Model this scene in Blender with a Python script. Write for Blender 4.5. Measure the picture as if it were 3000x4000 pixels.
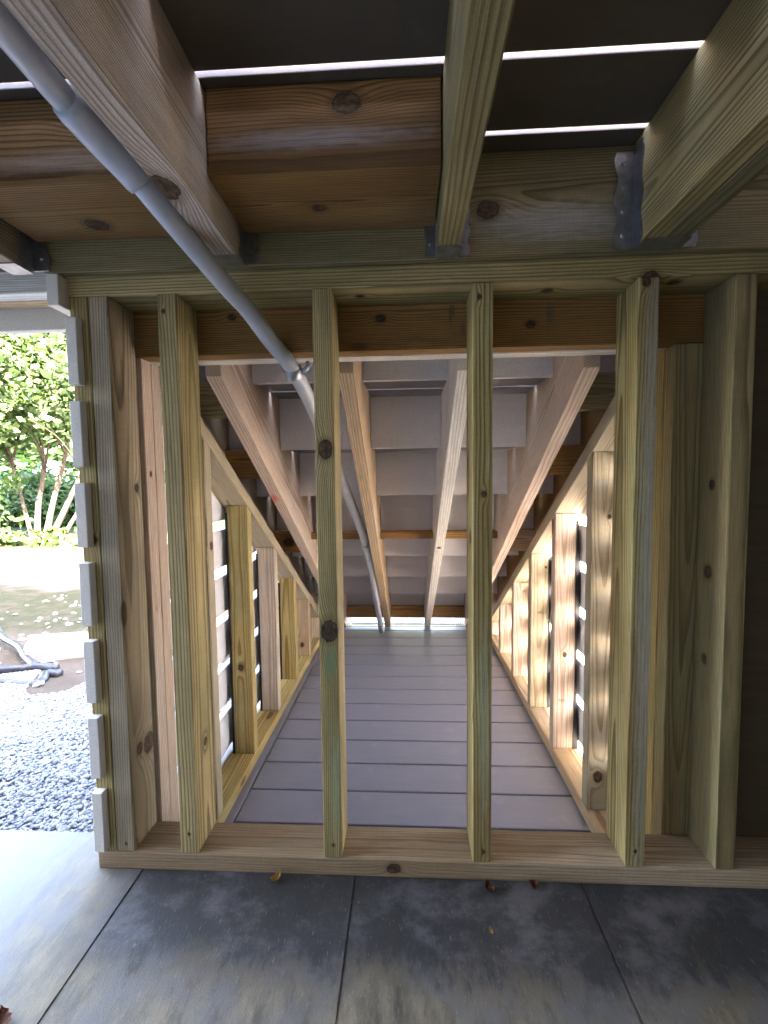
import bpy, bmesh, math, random
from mathutils import Vector, Matrix, noise

for o in list(bpy.data.objects):
    bpy.data.objects.remove(o, do_unlink=True)

S = 0.0254                      # everything below is written in inches
scn = bpy.context.scene
col = scn.collection
random.seed(7)

# ------------------------------------------------------------------ camera
cam_d = bpy.data.cameras.new('camera')
cam = bpy.data.objects.new('camera', cam_d)
col.objects.link(cam)
r_ = Vector((0.99867608, 0.04996222, -0.0122421))
u_ = Vector((0.0089992, 0.06462355, 0.99786914))
f_ = Vector((-0.05064688, 0.9966582, -0.06408837))
M = Matrix((r_, u_, -f_)).transposed().to_4x4()
M.translation = Vector((0, -34.342, 31.933)) * S
cam.matrix_world = M
cam_d.sensor_fit = 'HORIZONTAL'
cam_d.sensor_width = 36
cam_d.lens = 967.286 / 1659 * 36
cam_d.clip_start = 0.02
cam_d.clip_end = 500
scn.camera = cam

# ------------------------------------------------------------------ sky, sun, exposure
SUN_EL = math.radians(43)
TAN_AZ = 0.60                    # sideways travel of the light per unit forward
az = math.atan(TAN_AZ)
# direction the light travels: forward (+y) and a little to the left (-x), downward
trav = Vector((-math.sin(az) * math.cos(SUN_EL), math.cos(az) * math.cos(SUN_EL), -math.sin(SUN_EL)))
world = bpy.data.worlds.new('World')
scn.world = world
world.use_nodes = True
nt = world.node_tree
bg = nt.nodes['Background']
sky = nt.nodes.new('ShaderNodeTexSky')
sky.sky_type = 'NISHITA'
sky.sun_disc = False
sky.sun_elevation = SUN_EL
sky.sun_rotation = math.atan2(-trav.x, -trav.y)
sky.air_density = 1.0
sky.dust_density = 2.0
sky.ozone_density = 1.0
nt.links.new(sky.outputs[0], bg.inputs[0])
bg.inputs[1].default_value = 0.15
sun_d = bpy.data.lights.new('sun', 'SUN')
sun_d.energy = 5.0
sun_d.angle = math.radians(0.5)
sun_d.color = (1.0, 0.97, 0.93)
sun = bpy.data.objects.new('sun', sun_d)
col.objects.link(sun)
sun.rotation_euler = (-trav).to_track_quat('Z', 'Y').to_euler()
scn.view_settings.view_transform = 'Standard'
scn.view_settings.look = 'None'
scn.view_settings.exposure = 5.75
scn.view_settings.gamma = 1.0
scn.view_settings.use_white_balance = True
scn.view_settings.white_balance_temperature = 7700
scn.view_settings.white_balance_tint = 18
scn.render.engine = 'CYCLES'
scn.cycles.max_bounces = 14
scn.cycles.diffuse_bounces = 10
scn.cycles.use_denoising = True
scn.cycles.sample_clamp_indirect = 6

# ------------------------------------------------------------------ node helpers
class NT:
    def __init__(self, name):
        self.m = bpy.data.materials.new(name)
        self.m.use_nodes = True
        self.t = self.m.node_tree
        self.b = self.t.nodes['Principled BSDF']
        self.tc = self.t.nodes.new('ShaderNodeTexCoord')
        self.obj = self.tc.outputs['Object']
    def set(self, sock, v):
        if v is None:
            return
        if isinstance(v, bpy.types.NodeSocket):
            self.t.links.new(v, sock)
        elif isinstance(v, (tuple, list)) and sock.type == 'RGBA' and len(v) == 3:
            sock.default_value = (*v, 1)
        else:
            sock.default_value = v
    def math(self, op, a, b=None, c=None):
        n = self.t.nodes.new('ShaderNodeMath')
        n.operation = op
        self.set(n.inputs[0], a)
        self.set(n.inputs[1], b)
        self.set(n.inputs[2], c)
        return n.outputs[0]
    def vm(self, op, a, b=None):
        n = self.t.nodes.new('ShaderNodeVectorMath')
        n.operation = op
        self.set(n.inputs[0], a)
        self.set(n.inputs[1], b)
        return n.outputs['Value'] if op in ('LENGTH', 'DISTANCE', 'DOT_PRODUCT') else n.outputs[0]
    def noise(self, vec, scale=1.0, detail=3.0, rough=0.5, dist=0.0, out='Fac'):
        n = self.t.nodes.new('ShaderNodeTexNoise')
        self.set(n.inputs['Vector'], vec)
        n.inputs['Scale'].default_value = scale
        n.inputs['Detail'].default_value = detail
        n.inputs['Roughness'].default_value = rough
        n.inputs['Distortion'].default_value = dist
        return n.outputs[out]
    def vor(self, vec, scale=1.0, out='Distance', feature='F1'):
        n = self.t.nodes.new('ShaderNodeTexVoronoi')
        n.feature = feature
        self.set(n.inputs['Vector'], vec)
        n.inputs['Scale'].default_value = scale
        return n.outputs[out]
    def step(self, v, a, b, lo=0.0, hi=1.0):
        n = self.t.nodes.new('ShaderNodeMapRange')
        n.interpolation_type = 'SMOOTHSTEP'
        self.set(n.inputs[0], v)
        n.inputs[1].default_value = a
        n.inputs[2].default_value = b
        n.inputs[3].default_value = lo
        n.inputs[4].default_value = hi
        return n.outputs[0]
    def mix(self, f, a, b, mode='MIX'):
        n = self.t.nodes.new('ShaderNodeMix')
        n.data_type = 'RGBA'
        n.blend_type = mode
        self.set(n.inputs[0], f)
        self.set(n.inputs[6], a)
        self.set(n.inputs[7], b)
        return n.outputs[2]
    def sep(self, v):
        n = self.t.nodes.new('ShaderNodeSeparateXYZ')
        self.set(n.inputs[0], v)
        return n.outputs
    def comb(self, x, y, z):
        n = self.t.nodes.new('ShaderNodeCombineXYZ')
        self.set(n.inputs[0], x); self.set(n.inputs[1], y); self.set(n.inputs[2], z)
        return n.outputs[0]
    def bump(self, h, strength=0.3, dist=0.001):
        n = self.t.nodes.new('ShaderNodeBump')
        n.inputs['Strength'].default_value = strength
        n.inputs['Distance'].default_value = dist
        self.set(n.inputs['Height'], h)
        self.t.links.new(n.outputs[0], self.b.inputs['Normal'])
    def done(self, colr, rough=0.7, spec=0.3, metal=0.0):
        self.set(self.b.inputs['Base Color'], colr)
        self.set(self.b.inputs['Roughness'], rough)
        self.b.inputs['Specular IOR Level'].default_value = spec
        self.set(self.b.inputs['Metallic'], metal)
        return self.m

PAL = {  # light earlywood, dark latewood, drifting tint
    'yellow': ((.47, .34, .135), (.28, .175, .055), (.39, .335, .15)),
    'green':  ((.41, .335, .145), (.26, .195, .075), (.45, .345, .165)),
    'pink':   ((.53, .41, .32), (.39, .27, .19), (.49, .42, .35)),
    'gray':   ((.41, .345, .235), (.30, .24, .15), (.43, .345, .235)),
    'olive':  ((.32, .27, .14), (.215, .17, .075), (.30, .22, .11)),
    'brown':  ((.36, .19, .06), (.22, .105, .03), (.30, .175, .07)),
    'white':  ((.66, .63, .57), (.50, .455, .385), (.62, .59, .53)),
    'plate':  ((.36, .25, .135), (.25, .16, .07), (.30, .235, .12)),
    'orange': ((.50, .35, .21), (.36, .22, .115), (.46, .36, .25)),
}
seedc = [100]
def wood(pal, knots=(), marks=(), flat=True, ring=0.0040, contrast=1.0, knotty=True, tone=1.0):
    """knots: (x,y,z,radius) in the board's own frame, metres; marks: soft coloured patches"""
    seedc[0] += 1
    R = random.Random(seedc[0])
    n = NT('lumber')
    P = n.obj
    off = (R.uniform(-9, 9), R.uniform(-9, 9), R.uniform(-9, 9))
    Q = n.vm('ADD', P, off)
    x, y, z = n.sep(P)[:3]
    w1 = n.noise(n.vm('MULTIPLY', Q, (1.3, 9, 9)), 1.0, 2.5, 0.5)
    w2 = n.noise(n.vm('MULTIPLY', Q, (4.0, 20, 20)), 1.0, 2.0, 0.5)
    sgn = R.choice((-1, 1))
    cy = sgn * R.uniform(.028, .065) if flat else sgn * R.uniform(.0, .012)
    cz = R.uniform(-.02, .02) if flat else sgn * R.uniform(.10, .2)
    tilt = R.uniform(-.018, .018)
    yy = n.math('ADD', n.math('SUBTRACT', y, cy), n.math('MULTIPLY', x, tilt))
    yy = n.math('ADD', yy, n.math('MULTIPLY', n.math('SUBTRACT', w1, .5), .018))
    zz = n.math('ADD', n.math('SUBTRACT', z, cz), n.math('MULTIPLY', n.math('SUBTRACT', w2, .5), .005))
    r = n.math('SQRT', n.math('ADD', n.math('MULTIPLY', yy, yy), n.math('MULTIPLY', zz, zz)))
    kn = list(knots)
    for (kx, ky, kz, kr) in kn:
        d = n.vm('LENGTH', n.vm('MULTIPLY', n.vm('SUBTRACT', P, (kx, ky, kz)), (.42, 1, 1)))
        h = n.math('MAXIMUM', n.math('SUBTRACT', 1.0, n.math('DIVIDE', d, kr * 2.8)), 0.0)
        r = n.math('ADD', r, n.math('MULTIPLY', n.math('MULTIPLY', h, h), kr * 1.1))
    ph = n.math('DIVIDE', r, ring * R.uniform(.85, 1.2))
    saw = n.math('FRACT', ph)
    late = n.math('MULTIPLY', n.step(saw, .35, .92), n.step(saw, .93, 1.0, 1.0, 0.0))
    vary = n.noise(n.comb(n.math('FLOOR', ph), 0.0, 0.0), 1.7, 0.0)
    late = n.math('MULTIPLY', late, n.math('ADD', .45, vary))
    fib = n.noise(n.vm('MULTIPLY', Q, (14, 900, 900)), 1.0, 2.0, 0.6)
    blot = n.noise(n.vm('MULTIPLY', Q, (2.2, 10, 10)), 1.0, 3.0, 0.55)
    L, D, T = PAL[pal]
    j = R.uniform(.93, 1.07) * tone
    L = tuple(c * j for c in L)
    D = tuple(c * j for c in D)
    c = n.mix(n.step(blot, .38, .68), L, T)
    c = n.mix(n.math('MULTIPLY', late, min(1.0, .95 * contrast)), c, tuple(k * .88 for k in D))
    # dirt and handling stains
    st = n.noise(n.vm('MULTIPLY', Q, (5, 14, 14)), 1.0, 5.0, 0.7)
    c = n.mix(n.step(st, .60, .78, 0, .35), c, tuple(k * .55 for k in D))
    if knotty:
        V = n.vm('MULTIPLY', Q, (2.6, 7.5, 7.5))
        vd = n.vor(V, 1.0)
        gate = n.step(n.sep(n.vor(V, 1.0, 'Color'))[0], .80, .81)
        km = n.math('MULTIPLY', n.step(vd, .07, .10, 1.0, 0.0), gate)
        halo = n.math('MULTIPLY', n.step(vd, .08, .26, 1.0, 0.0), gate)
        c = n.mix(n.math('MULTIPLY', halo, .45), c, D)
        c = n.mix(n.math('MULTIPLY', km, .85), c, (.10, .045, .02))
    for (mx, my, mz, sx, sy, sz, mc) in marks:
        e = n.vm('MULTIPLY', n.vm('SUBTRACT', P, (mx, my, mz)), (1 / sx, 1 / sy, 1 / sz))
        d = n.math('ADD', n.vm('LENGTH', e), n.math('MULTIPLY', n.math('SUBTRACT', n.noise(n.vm('MULTIPLY', Q, (30, 120, 120)), 1.0, 3.0), .5), 1.1))
        c = n.mix(n.step(d, 0.2, 1.25, .72, 0.0), c, mc)
    for (kx, ky, kz, kr) in kn:
        wob = n.noise(n.vm('MULTIPLY', Q, (75, 75, 75)), 1.0, 3.0, .6)
        d = n.vm('LENGTH', n.vm('MULTIPLY', n.vm('SUBTRACT', P, (kx, ky, kz)), (.78, 1, 1)))
        dn = n.math('ADD', n.math('DIVIDE', d, kr), n.math('MULTIPLY', n.math('SUBTRACT', wob, .5), .6))
        c = n.mix(n.step(dn, 1.0, 1.9, .55, 0.0), c, tuple(k * .7 for k in D))
        rg = n.noise(n.vm('MULTIPLY', Q, (90, 150, 150)), 1.0, 4.0, .7)
        kc = n.mix(n.step(rg, .35, .68), (.028, .016, .008), (.115, .066, .03))
        kc = n.mix(n.step(dn, .82, .98), kc, (.035, .02, .012))
        c = n.mix(n.step(dn, .97, 1.08, 1.0, 0.0), c, kc)
    c = n.mix(1.0, c, n.mix(n.step(fib, .3, .7), (.74, .74, .74), (1.16, 1.16, 1.16)), 'MULTIPLY')
    spk = n.noise(n.vm('MULTIPLY', Q, (700, 1500, 1500)), 1.0, 2.0, .8)
    c = n.mix(1.0, c, n.mix(n.step(spk, .34, .66), (.80, .80, .80), (1.18, 1.18, 1.18)), 'MULTIPLY')
    saw2 = n.noise(n.vm('MULTIPLY', Q, (220, 12, 12)), 1.0, 2.0, .6)
    c = n.mix(1.0, c, n.mix(saw2, (.93, .93, .93), (1.07, 1.07, 1.07)), 'MULTIPLY')
    h = n.math('ADD', n.math('MULTIPLY', late, -.6), n.math('MULTIPLY', fib, .7))
    n.bump(h, .35, .0008)
    return n.done(c, n.math('ADD', .62, n.math('MULTIPLY', fib, .2)), .25)

def composite(name, base, streak=.12, rough=.6, axis=0):
    n = NT(name)
    sc = [260, 260, 260]
    sc[axis] = 6
    f = n.noise(n.vm('MULTIPLY', n.obj, tuple(sc)), 1.0, 3.0, .6)
    b = n.noise(n.obj, 3.0, 5.0, .65)
    g = n.noise(n.obj, 900.0, 1.0, .5)
    c = n.mix(f, tuple(k * (1 - streak) for k in base), tuple(min(1, k * (1 + streak)) for k in base))
    c = n.mix(n.step(b, .45, .75, 0, .35), c, tuple(k * .78 for k in base))
    c = n.mix(1.0, c, n.mix(n.step(g, .3, .7), (.82, .82, .82), (1.18, 1.18, 1.18)), 'MULTIPLY')
    d2 = n.noise(n.obj, 14.0, 6.0, .7)
    c = n.mix(n.step(d2, .56, .74, 0, .28), c, tuple(min(1, k * 1.35 + .03) for k in base))
    n.bump(n.math('ADD', f, n.math('MULTIPLY', g, .5)), .25, .0006)
    return n.done(c, rough, .35)

M_RISER = composite('riser_board', (.74, .725, .745), .05, .62)
M_TREAD = composite('tread_board', (.19, .17, .18), .15, .55)
M_DECKING = composite('decking', (.085, .066, .047), .12, .7)
M_CAP = composite('board_cap', (.26, .25, .26), .10, .5)
M_FLOOR = composite('floor_board', (.225, .226, .272), .16, .36)
M_SIDING = composite('siding', (.60, .565, .51), .04, .55, axis=1)
M_FASCIA = composite('fascia', (.46, .43, .38), .04, .6)

def simple(name, c1, c2, scale=40, rough=.6, metal=0, spec=.4, bump=.2, bd=.001):
    n = NT(name)
    a = n.noise(n.obj, scale, 5, .6)
    b = n.noise(n.obj, scale * .12, 3, .6)
    c = n.mix(n.step(a, .3, .7), c1, c2)
    c = n.mix(n.step(b, .4, .7, 0, .4), c, c1)
    n.bump(a, bump, bd)
    return n.done(c, rough, spec, metal)

M_GALV = simple('galvanised_steel', (.28, .30, .32), (.44, .46, .49), 55, .38, 1.0)
M_TAPE = simple('black_tape', (.006, .006, .007), (.018, .018, .02), 60, .5, 0, .3)
M_BLACK = simple('black_poly', (.012, .013, .016), (.035, .037, .045), 30, .35)
M_PVC = simple('grey_conduit', (.33, .345, .37), (.40, .415, .44), 18, .38, 0, .5, .05)
M_LEAF = simple('dead_leaf', (.55, .36, .10), (.30, .14, .05), 90, .7)
M_LEAF2 = simple('dead_leaf_red', (.22, .07, .03), (.10, .04, .02), 90, .7)
M_PAD = simple('pad_concrete', (.22, .21, .21), (.30, .29, .28), 30, .85)
M_INK = simple('ink', (.05, .04, .05), (.09, .07, .07), 300, .8)
M_BARK = simple('bark', (.028, .019, .013), (.06, .045, .032), 25, .9, 0, .2, .6, .01)

# ------------------------------------------------------------------ object helpers
def link(o, parent=None):
    col.objects.link(o)
    if parent is not None:
        o.parent = parent
        o.matrix_parent_inverse = Matrix.Identity(4)
    return o

def thing(name, label, cat, loc=(0, 0, 0), group=None):
    o = bpy.data.objects.new(name, None)
    o.location = Vector(loc) * S
    o.empty_display_size = .1
    link(o)
    o['label'] = label
    o['category'] = cat
    if group:
        o['group'] = group
    return o

def tag(o, label, cat, group=None, kind=None):
    o['label'] = label
    o['category'] = cat
    if group:
        o['group'] = group
    if kind:
        o['kind'] = kind
    return o

def place(o, Mw, parent):
    """world matrix Mw (metres); parent empties are pure translations"""
    if parent is None:
        o.matrix_basis = Mw
        return
    chain = Vector((0, 0, 0))
    if parent.parent is None:
        pm = Matrix.Translation(parent.location) if parent.type == 'EMPTY' else parent.matrix_basis
    else:
        g = parent.parent
        gm = Matrix.Translation(g.location) if g.type == 'EMPTY' else g.matrix_basis
        pm = gm @ parent.matrix_basis
    o.matrix_basis = pm.inverted() @ Mw

def from_bm(name, bm, mat, Mw, parent, smooth=False):
    me = bpy.data.meshes.new(name)
    bm.normal_update()
    bm.to_mesh(me)
    bm.free()
    if mat:
        me.materials.append(mat)
    if smooth:
        for p in me.polygons:
            p.use_smooth = True
    o = bpy.data.objects.new(name, me)
    link(o, parent)
    place(o, Mw, parent)
    return o

def frame(origin, xdir, zdir):
    x = Vector(xdir).normalized()
    z = Vector(zdir)
    z = (z - x * z.dot(x)).normalized()
    y = z.cross(x)
    m = Matrix((x, y, z)).transposed().to_4x4()
    m.translation = Vector(origin) * S
    return m

def board(name, x0, x1, y0, y1, z0, z1, pal=None, mat=None, parent=None, axis=None, knots=(), marks=(), bev=.09, warp=0.0, **kw):
    """axis-aligned board given in world inches; grain runs along its longest side.
       local X = length, local Y = thickness, local Z = width"""
    d = (x1 - x0, y1 - y0, z1 - z0)
    c = Vector(((x0 + x1) / 2, (y0 + y1) / 2, (z0 + z1) / 2))
    a = axis if axis is not None else max(range(3), key=lambda i: d[i])
    rest = [i for i in range(3) if i != a]
    wide = max(rest, key=lambda i: d[i])
    thin = [i for i in rest if i != wide][0]
    e = [Vector((1, 0, 0)), Vector((0, 1, 0)), Vector((0, 0, 1))]
    Mw = frame(c, e[a], e[wide])
    L, T, W = d[a] * S, d[thin] * S, d[wide] * S
    if mat is None:
        inv = Mw.inverted()
        kk = []
        for (kx, ky, kz, kr) in knots:
            v = inv @ (Vector((kx, ky, kz)) * S)
            kk.append((v.x, v.y, v.z, kr * S))
        mm = []
        for (kx, ky, kz, sx, sy, sz, mc) in marks:
            v = inv @ (Vector((kx, ky, kz)) * S)
            mm.append((v.x, v.y, v.z, sx * S, sy * S, sz * S, mc))
        mat = wood(pal, kk, mm, **kw)
    bm = bmesh.new()
    nseg = 8 if warp else 1
    R = random.Random(hash((round(x0, 2), round(y0, 2), round(z0, 2))) & 0xffff)
    bow = R.uniform(-1, 1) * warp * S
    bow2 = R.uniform(-1, 1) * warp * S
    rings = []
    for i in range(nseg + 1):
        t = i / nseg
        xx = (t - .5) * L
        s = math.sin(math.pi * t)
        rings.append([bm.verts.new((xx, sy * T / 2 + bow * s, sz * W / 2 + bow2 * s)) for sy, sz in ((-1, -1), (1, -1), (1, 1), (-1, 1))])
    for i in range(nseg):
        for k in range(4):
            bm.faces.new((rings[i][k], rings[i][(k + 1) % 4], rings[i + 1][(k + 1) % 4], rings[i + 1][k]))
    bm.faces.new(rings[0][::-1])
    bm.faces.new(rings[-1])
    bmesh.ops.recalc_face_normals(bm, faces=bm.faces)
    if bev:
        sharp = [ed for ed in bm.edges if ed.calc_face_angle(0) > 1.0]
        bmesh.ops.bevel(bm, geom=sharp, offset=bev * S, segments=2, affect='EDGES', profile=.5)
    o = from_bm(name, bm, mat, Mw, parent)
    return o

def capped(o, under_only=True):
    """composite board: coloured cap on top and edges, bare dark underside"""
    me = o.data
    me.materials.append(M_CAP)
    R3 = o.matrix_basis.to_3x3()
    for p in me.polygons:
        if (R3 @ p.normal).z > -.75:
            p.material_index = 1
    return o

def prism_x(name, poly, x0, x1, Mw, mat, parent, bev=.06):
    """polygon in the (y,z) plane (world inches) extruded from x0 to x1, stored in frame Mw"""
    inv = Mw.inverted()
    bm = bmesh.new()
    a = [bm.verts.new(inv @ (Vector((x0, p[0], p[1])) * S)) for p in poly]
    b = [bm.verts.new(inv @ (Vector((x1, p[0], p[1])) * S)) for p in poly]
    n = len(poly)
    bm.faces.new(a)
    bm.faces.new(b[::-1])
    for i in range(n):
        bm.faces.new((a[(i + 1) % n], a[i], b[i], b[(i + 1) % n]))
    bmesh.ops.recalc_face_normals(bm, faces=bm.faces)
    if bev:
        bmesh.ops.bevel(bm, geom=list(bm.edges), offset=bev * S, segments=1, affect='EDGES', clamp_overlap=True)
    return from_bm(name, bm, mat, Mw, parent)

def tube(name, pts, rad, mat, parent=None, sides=20, cap=True, smooth=True, origin=None):
    """pts in world inches; rad number or list"""
    o0 = Vector(origin if origin else pts[0])
    bm = bmesh.new()
    P = [(Vector(p) - o0) * S for p in pts]
    rings = []
    up = Vector((0, 0, 1))
    for i, p in enumerate(P):
        t = (P[min(i + 1, len(P) - 1)] - P[max(i - 1, 0)]).normalized()
        s = t.cross(up)
        if s.length < 1e-4:
            s = t.cross(Vector((1, 0, 0)))
        s.normalize()
        v = s.cross(t)
        rr = (rad[i] if isinstance(rad, (list, tuple)) else rad) * S
        rings.append([bm.verts.new(p + (s * math.cos(a) + v * math.sin(a)) * rr) for a in [2 * math.pi * k / sides for k in range(sides)]])
    for i in range(len(rings) - 1):
        for k in range(sides):
            bm.faces.new((rings[i][k], rings[i][(k + 1) % sides], rings[i + 1][(k + 1) % sides], rings[i + 1][k]))
    if cap:
        bm.faces.new(rings[0][::-1])
        bm.faces.new(rings[-1])
    bmesh.ops.recalc_face_normals(bm, faces=bm.faces)
    return from_bm(name, bm, mat, Matrix.Translation(o0 * S), parent, smooth)

def catmull(P, n=8):
    P = [Vector(p) for p in P]
    Q = [P[0] * 2 - P[1]] + P + [P[-1] * 2 - P[-2]]
    out = []
    for i in range(1, len(Q) - 2):
        for k in range(n):
            t = k / n
            a, b, c, d = Q[i - 1], Q[i], Q[i + 1], Q[i + 2]
            out.append(.5 * ((2 * b) + (c - a) * t + (2 * a - 5 * b + 4 * c - d) * t * t + (3 * b - a - 3 * c + d) * t ** 3))
    out.append(P[-1])
    return out

def smooth01(t):
    t = max(0, min(1, t))
    return t * t * (3 - 2 * t)

# ------------------------------------------------------------------ ground
def g_h(x, y):
    if -27 < x < 26 and 3.9 < y < 96:
        return -10.0
    h = -1.1 - 6.3 * smooth01((y - 4) / 62) - .7 * smooth01((y - 66) / 30)
    if y < 3.8:
        h = -2.0
    return h + (noise.noise(Vector((x * .05, y * .05, 0))) * .8 if y > 12 else 0)

def ground_material():
    n = NT('ground')
    p = n.vm('MULTIPLY', n.obj, (1 / S, 1 / S, 1 / S))
    x, y, z = n.sep(p)[:3]
    w = n.noise(n.obj, 1.4, 5, .6)
    w2 = n.noise(n.obj, 9, 6, .65)
    w3 = n.noise(n.obj, 60, 4, .7)
    yy = n.math('ADD', y, n.math('MULTIPLY', n.math('SUBTRACT', w, .5), 60.0))
    gravel = n.mix(n.step(n.vor(n.obj, 34.0), .1, .7), (0.195, 0.203, 0.217), (0.105, 0.112, 0.124))
    dirt = n.mix(w2, (0.0360, 0.0240, 0.0158), (0.0863, 0.0713, 0.0547))
    soil = n.mix(w3, (0.0420, 0.0294, 0.0210), (0.0882, 0.0735, 0.0609))
    grass = n.mix(w3, (0.0142, 0.0188, 0.0067), (0.0375, 0.0345, 0.0173))
    mulch = n.mix(w3, (0.0138, 0.0138, 0.0054), (0.0354, 0.0270, 0.0162))
    lawn = n.mix(w3, (0.0040, 0.0120, 0.0040), (0.0096, 0.0200, 0.0072))
    road = n.mix(w3, (0.0162, 0.0198, 0.0234), (0.0234, 0.0270, 0.0306))
    c = n.mix(n.step(n.math('ADD', yy, n.math('MULTIPLY', x, .55)), -2, 4), gravel, dirt)
    c = n.mix(n.math('MULTIPLY', n.step(yy, 66, 84), n.step(w2, .35, .55, .35, 1.0)), c, grass)
    c = n.mix(n.step(yy, 130, 140), c, soil)
    c = n.mix(n.step(yy, 232, 240), c, mulch)
    c = n.mix(n.step(yy, 330, 345), c, lawn)
    c = n.mix(n.step(y, 520, 524), c, road)
    c = n.mix(n.step(y, 660, 664), c, lawn)
    # unseen yard right of the stair, made pale to bounce light into the void
    c = n.mix(n.step(x, 24, 25), c, n.mix(w2, (.58, .60, .62), (.73, .75, .77)))
    n.bump(w3, .6, .01)
    return n.done(c, .95, .1)

xs = [-6000, -2500, -1200, -700, -450, -320] + [-250 + 8 * i for i in range(22)] + [-74 + 4 * i for i in range(12)] + [-27.2, -26.8, -10, 10, 25.8, 26.2, 40, 60, 90, 140, 220, 350, 700, 2500, 6000]
xs = sorted(set(xs))
ys = [-3000, -800, -300, -120, -60, 0, 3.6, 4.0, 8] + [12 + 5 * i for i in range(17)] + [96.5, 104] + [112 + 9 * i for i in range(28)] + [380, 420, 520, 660, 900, 1500, 3000, 9000]
ys = sorted(set(ys))
bm = bmesh.new()
grid = [[bm.verts.new((x * S, y * S, g_h(x, y) * S)) for x in xs] for y in ys]
for j in range(len(ys) - 1):
    for i in range(len(xs) - 1):
        bm.faces.new((grid[j][i], grid[j][i + 1], grid[j + 1][i + 1], grid[j + 1][i]))
g = from_bm('ground', bm, ground_material(), Matrix.Identity(4), None, True)
g['kind'] = 'structure'
g['label'] = 'bare soil, grass and lawn beyond the gravel'

# patio slab with tooled joints
def patio_material():
    n = NT('patio_concrete')
    p = n.vm('MULTIPLY', n.obj, (1 / S, 1 / S, 1 / S))
    x, y, z = n.sep(p)[:3]
    a = n.noise(n.vm('MULTIPLY', p, (.75, .24, 1)), 1.0, 6, .72)
    b = n.noise(n.vm('MULTIPLY', p, (.11, .14, 1)), 1.0, 5, .62)
    f = n.noise(n.vm('MULTIPLY', p, (7, 1.6, 1)), 1.0, 3, .6)
    fine = n.noise(p, 9.0, 3, .6)
    base = n.mix(n.step(a, .3, .7), (.060, .045, .024), (.225, .175, .105))
    base = n.mix(n.step(b, .42, .60, 0, .8), base, (.13, .12, .11))
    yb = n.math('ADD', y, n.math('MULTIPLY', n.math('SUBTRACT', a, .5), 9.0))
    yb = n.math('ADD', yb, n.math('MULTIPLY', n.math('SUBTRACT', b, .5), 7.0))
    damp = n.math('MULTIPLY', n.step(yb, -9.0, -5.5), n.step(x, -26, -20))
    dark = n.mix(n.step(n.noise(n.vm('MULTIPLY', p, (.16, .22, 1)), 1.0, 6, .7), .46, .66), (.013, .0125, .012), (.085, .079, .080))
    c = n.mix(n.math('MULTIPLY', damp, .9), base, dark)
    c = n.mix(n.step(f, .60, .74, 0, .35), c, (.30, .29, .27))
    c = n.mix(n.math('MULTIPLY', fine, .3), c, (.08, .08, .085))
    gr = n.noise(p, 28.0, 3, .75)
    c = n.mix(1.0, c, n.mix(n.step(gr, .3, .7), (.72, .72, .72), (1.28, 1.28, 1.28)), 'MULTIPLY')
    clean_skylit = n.mix(a, (.155, .165, .17), (.21, .22, .225))  # cleaner concrete, with skylight from the open left side painted in
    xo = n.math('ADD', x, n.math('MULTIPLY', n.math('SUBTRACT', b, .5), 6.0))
    c = n.mix(n.step(xo, -36, -24, 1.0, 0.0), c, clean_skylit)
    n.bump(n.math('ADD', f, fine), .35, .0012)
    return n.done(c, n.step(a, .3, .8, .55, .85), .35)
jx = [-58.2, -40.2, -22.2, -4.4, 13.6, 31.6, 49.6, 64]
bm = bmesh.new()
for i in range(len(jx) - 1):
    for (ya, yb) in ((-112, -58), (-57.85, 3.8)):
        x0, x1 = jx[i] + .02, jx[i + 1] - .02
        r = bmesh.ops.create_cube(bm, size=1)
        for v in r['verts']:
            v.co = Vector(((x0 if v.co.x < 0 else x1), (ya if v.co.y < 0 else yb), (-6 if v.co.z < 0 else 0))) * S
bmesh.ops.bevel(bm, geom=[e for e in bm.edges if all(v.co.z > -.001 for v in e.verts)], offset=.10 * S, segments=2, affect='EDGES')
r = bmesh.ops.create_cube(bm, size=1)
for v in r['verts']:
    v.co = Vector(((-58 if v.co.x < 0 else 63.8), (-111.8 if v.co.y < 0 else 3.6), (-5.8 if v.co.z < 0 else -.09))) * S
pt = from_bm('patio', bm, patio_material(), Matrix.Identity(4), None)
pt['kind'] = 'structure'
pt['label'] = 'stained grey concrete slab with tooled joints'

# ------------------------------------------------------------------ raised deck
H = 48.12
DT = 55.37
deck = thing('raised_deck', 'raised deck overhead, dark boards on heavy pine joists with bright gaps', 'deck', (0, 0, H))
def joist(x0, x1, pal, hang=None, two=False, kn=(), contrast=1.0):
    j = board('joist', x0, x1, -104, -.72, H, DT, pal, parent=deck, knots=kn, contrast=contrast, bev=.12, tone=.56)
    return j
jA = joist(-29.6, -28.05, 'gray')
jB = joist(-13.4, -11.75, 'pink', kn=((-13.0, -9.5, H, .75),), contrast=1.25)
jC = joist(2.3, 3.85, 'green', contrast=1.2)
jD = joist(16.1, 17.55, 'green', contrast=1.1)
jE = joist(17.6, 19.1, 'olive')

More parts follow.
